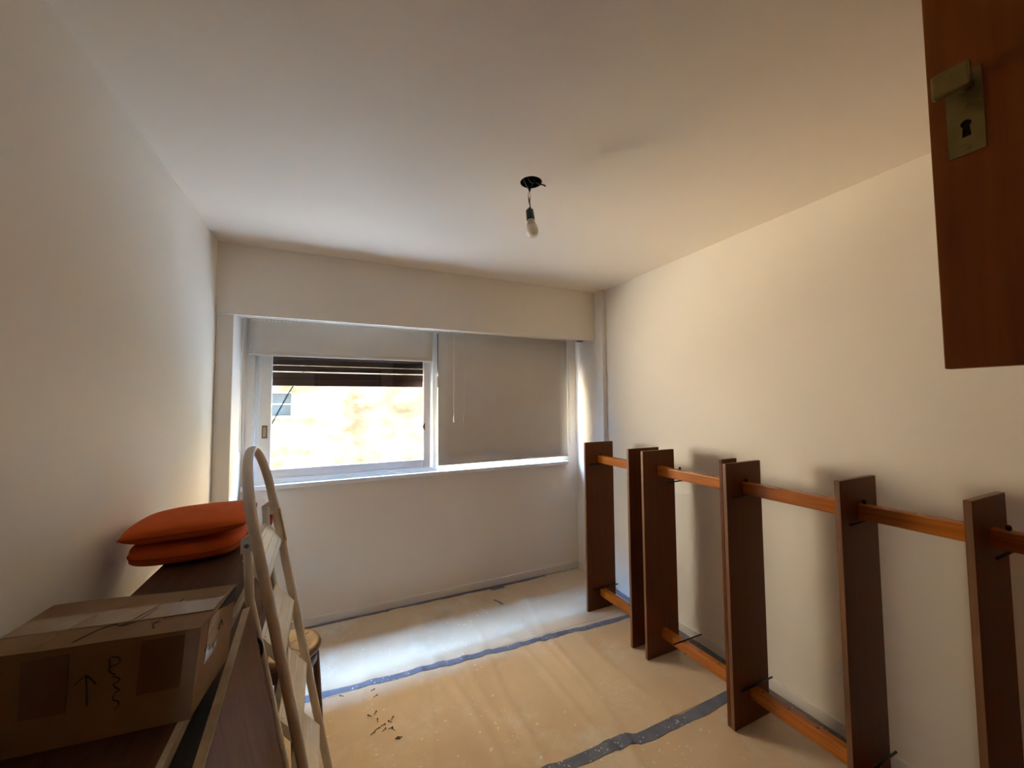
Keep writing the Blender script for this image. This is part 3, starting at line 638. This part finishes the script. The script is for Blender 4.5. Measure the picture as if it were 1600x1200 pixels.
# cushions
def cushion(center, sx, sy, th, rot, label, blunt=2.6, seed=0.0, lean=0.0, corner=0.09):
    t = thing('seat_cushion', label, 'cushion', (center[0], center[1], center[2]-th/2), 'stacked orange cushions on the cabinet')
    R_ = Matrix.Translation(center) @ Matrix.Rotation(rot[2], 4, 'Z') @ Matrix.Rotation(rot[1], 4, 'Y') @ Matrix.Rotation(rot[0], 4, 'X')
    bm = NB(); n = 36; rim = []
    def P(a, b_, s_):
        ra = math.copysign(abs(a)**0.92, a); rb = math.copysign(abs(b_)**0.92, b_)
        e = (1-abs(a)**blunt)*(1-abs(b_)**blunt)
        hgt = th/2*max(0.0, e)**0.42
        cr_ = 1 - corner*(abs(a)*abs(b_))**2.0 - 0.03*(1-abs(a)**2)*(abs(b_) > .999) - 0.03*(1-abs(b_)**2)*(abs(a) > .999)
        hgt += 0.004*noise.noise(Vector((a*2.2+seed, b_*2.2, s_*3)))*e
        z_ = s_*hgt + lean*a
        return R_ @ Vector((ra*sx/2*cr_, rb*sy/2*cr_, z_))
    top = [[bm.verts.new(P(-1+2*i/n, -1+2*j/n, 1)) for i in range(n+1)] for j in range(n+1)]
    bot = [[top[j][i] if i in (0, n) or j in (0, n) else bm.verts.new(P(-1+2*i/n, -1+2*j/n, -1)) for i in range(n+1)] for j in range(n+1)]
    for j in range(n):
        for i in range(n):
            bm.faces.new((top[j][i], top[j][i+1], top[j+1][i+1], top[j+1][i]))
            bm.faces.new((bot[j][i], bot[j+1][i], bot[j+1][i+1], bot[j][i+1]))
    loop = [top[0][i].co.copy() for i in range(n)] + [top[j][n].co.copy() for j in range(n)] + [top[n][n-i].co.copy() for i in range(n)] + [top[n-j][0].co.copy() for j in range(n)]
    mk('cover', bm, 'cushion_fabric', t, True)
    bm = NB(); tube(bm, loop+[loop[0]], 0.0028, 6); mk('piping', bm, 'cushion_piping', t, True)
    return t
cushion((0.200, -1.385, ZT+0.035), 0.335, 0.34, 0.068, (0, 0, 0.02), 'lower orange-red cushion of the two on the cabinet', seed=1.3, blunt=5.0, corner=0.20)
cushion((0.207, -1.385, ZT+0.1105), 0.365, 0.35, 0.076, (0, -0.03, 0.03), 'upper orange-red cushion of the two on the cabinet', seed=5.1)

# ------------------------------------------------------------------ folded step ladder leaning on the cabinet
ld = thing('step_ladder', 'folded cream metal step ladder with arched top leaning on the cabinet', 'ladder', (0.68, -1.72, 0.004))
def fx(z, y):   # front frame centre line
    return 0.441 + (1.40-z)*0.194 - (y+1.95)*0.02
def FP(z, y): return Vector((fx(z, y), y, z))
YN, YF = -1.94, -1.515; ym = (YN+YF)/2; rr = (YF-YN)/2
pts = [FP(0.02, YN), FP(0.5, YN), FP(1.0, YN), FP(1.22, YN)]
for k in range(1, 16):
    a = math.pi*k/16; pts.append(FP(1.24+0.205*math.sin(a), ym-rr*math.cos(a)))
pts += [FP(1.22, YF), FP(1.0, YF), FP(0.5, YF), FP(0.02, YF)]
bm = NB(); tube(bm, pts, 0.0140, 12, 0.009, up=(0, 1, 0)); mk('front_frame', bm, 'ladder_enamel', ld, True)
for yy in (YN, YF):
    bm = NB(); p = FP(0.02, yy); lathe(bm, [(0.0, -0.016), (0.016, -0.016), (0.018, 0.0), (0.018, 0.03), (0.0155, 0.034)], (p.x, p.y, 0.0205), 14); mk('rubber_foot', bm, 'black_plastic', ld, True)
def bxp(z, y):   # rear frame centre line, folded behind the front one
    g_ = 0.047 if z < 1.05 else 0.047-(z-1.05)*0.14
    return fx(z, y)-g_
YN2, YF2 = -1.915, -1.54
for yy in (YN2, YF2):
    bm = NB(); tube(bm, [(bxp(z, yy), yy, z) for z in (0.06, 0.3, 0.6, 0.9, 1.05, 1.12, 1.215)], 0.0115, 10, 0.008, up=(0, 1, 0)); mk('rear_rail', bm, 'ladder_enamel', ld, True)
    bm = NB(); z = 1.205; x0 = bxp(z, yy)
    yo = yy-0.010 if yy == YN2 else yy+0.012
    for q in range(1):
        v = [(x0-0.014, yo, z-0.024), (fx(z, yy)+0.004, yo, z-0.018), (fx(z, yy)-0.002, yo, z+0.042), (x0+0.018, yo, z+0.036), (x0-0.014, yo, z+0.012)]
        a_ = [bm.verts.new(Vector(w_)-Vector((0, 0.0045, 0))) for w_ in v]; b_ = [bm.verts.new(Vector(w_)+Vector((0, 0.0045, 0))) for w_ in v]
        bm.faces.new(a_); bm.faces.new(b_[::-1])
        for k in range(5): bm.faces.new((a_[k], a_[(k+1) % 5], b_[(k+1) % 5], b_[k]))
    hp = mk('hinge_plate', bm, 'ladder_enamel', ld)
    bm = NB(); lathe(bm, [(0.0, 0.003), (0.005, 0.002), (0.006, 0.0)], (x0, yo-0.0045, z-0.004), 12, (0, -1, 0)); mk('rivet', bm, 'bronze_metal', hp, True)
mk('rear_foot_bar', B(bxp(0.10, ym)-0.008, bxp(0.10, ym)+0.008, YN2, YF2, 0.092, 0.112, 0.003), 'ladder_enamel', ld)
for k, z0 in enumerate((1.09, 0.865, 0.63, 0.395, 0.165)):
    # tread folded up between the two frames: front edge low, rear edge high
    a = Vector((fx(z0, ym)+0.004, 0, z0)); b2 = Vector((bxp(z0+0.075, ym)+0.004, 0, z0+0.075))
    t_ = (b2-a); ln = t_.length; t_.normalize(); nn = Vector((t_.z, 0, -t_.x))
    if nn.x < 0: nn = -nn
    bm = NB()
    def slab(s0, s1, h0, h1, ya, yb):
        v = []
        for yy in (ya, yb):
            sh_ = -(yy-ym)*0.02
            for s_, h_ in ((s0, h0), (s1, h0), (s1, h1), (s0, h1)):
                q = a+t_*s_+nn*h_; v.append(bm.verts.new((q.x+sh_, yy, q.z)))
        for f in ((0, 1, 2, 3), (7, 6, 5, 4), (0, 4, 5, 1), (1, 5, 6, 2), (2, 6, 7, 3), (3, 7, 4, 0)): bm.faces.new([v[i] for i in f])
    slab(0, ln, -0.002, 0.002, YN2+0.012, YF2-0.012)
    slab(0, 0.003, -0.022, 0.002, YN2+0.012, YF2-0.012); slab(ln-0.003, ln, -0.022, 0.002, YN2+0.012, YF2-0.012)
    slab(0, ln, -0.020, 0.002, YN2+0.009, YN2+0.012); slab(0, ln, -0.020, 0.002, YF2-0.012, YF2-0.009)
    td = mk('tread', bm, 'ladder_tread_metal', ld)
    bm = NB()
    for q in range(3): slab(0.014+q*(ln-0.028)/2-0.003, 0.014+q*(ln-0.028)/2+0.003, 0.002, 0.004, YN2+0.02, YF2-0.02)
    mk('grip_rib', bm, 'ladder_tread_metal', td)
bm = NB(); z0, z1 = 1.08, 1.20
for q in (0,):
    v = [(fx(z, YF)+0.0165, YF-0.008, z) for z in (z0, z1)] + [(fx(z, YF)+0.0165, YF+0.008, z) for z in (z1, z0)]
    a_ = [bm.verts.new(w_) for w_ in v]; b_ = [bm.verts.new(Vector(w_)-Vector((0.003, 0, 0))) for w_ in v]; bm.faces.new(a_); bm.faces.new(b_[::-1])
    for k in range(4): bm.faces.new((a_[k], a_[(k+1) % 4], b_[(k+1) % 4], b_[k]))
mk('sticker', bm, 'yellow_sticker', ld)
bm = NB(); zz = 1.17; box(bm, fx(zz, YF)-0.030, fx(zz, YF)-0.012, YF-0.018, YF-0.008, zz-0.025, zz+0.014, 0.006); mk('safety_clip', bm, 'red_plastic', ld)
bm = NB(); tube(bm, smoothline([(bxp(0.95, YN2)-0.010, YN2-0.010, 0.955), (bxp(0.95, YN2)+0.008, YN2-0.014, 0.94), (bxp(0.93, YN2)+0.010, YN2-0.014, 0.915), (bxp(0.90, YN2)+0.000, YN2-0.013, 0.895), (bxp(0.9, YN2)-0.004, YN2-0.012, 0.885)], 6), 0.004, 8); mk('hook', bm, 'black_plastic', ld, True)

# ------------------------------------------------------------------ round stool behind the ladder
SX, SY, SZ = 0.475, -1.04, 0.45
st = thing('round_stool', 'round wooden stool with bronze-brown leather seat behind the ladder', 'stool', (SX, SY, 0.004))
bm = NB(); lathe(bm, [(0.0, SZ-0.006), (0.05, SZ-0.005), (0.10, SZ-0.002), (0.120, SZ+0.002), (0.133, SZ+0.001), (0.144, SZ-0.006), (0.150, SZ-0.018), (0.147, SZ-0.030), (0.138, SZ-0.038), (0.0, SZ-0.038)], (SX, SY, 0), 48); seat = mk('seat', bm, 'seat_leather', st, True)
bm = NB()
for a in (0.65, 0.65+math.pi/2):
    tube(bm, [(SX+r_*math.cos(a), SY+r_*math.sin(a), SZ+zz) for r_, zz in ((-0.115, 0.0015), (-0.06, -0.0045), (0, -0.0055), (0.06, -0.0045), (0.115, 0.0015))], 0.0018, 6)
mk('seam', bm, 'stool_wood', seat)
bm = NB(); lathe(bm, [(0.112, SZ-0.038), (0.132, SZ-0.038), (0.132, SZ-0.095), (0.128, SZ-0.098), (0.112, SZ-0.098), (0.112, SZ-0.038)], (SX, SY, 0), 40); mk('apron', bm, 'stool_wood', st, True)
for k in range(4):
    a = math.radians(19+90*k)
    p = [(SX+r_*math.cos(a), SY+r_*math.sin(a), z) for r_, z in ((0.122, SZ-0.038), (0.130, SZ-0.10), (0.145, 0.2), (0.162, 0.005))]
    bm = NB(); tube(bm, p, [0.017, 0.018, 0.0145, 0.0105], 12); mk('leg', bm, 'stool_wood', st, True)
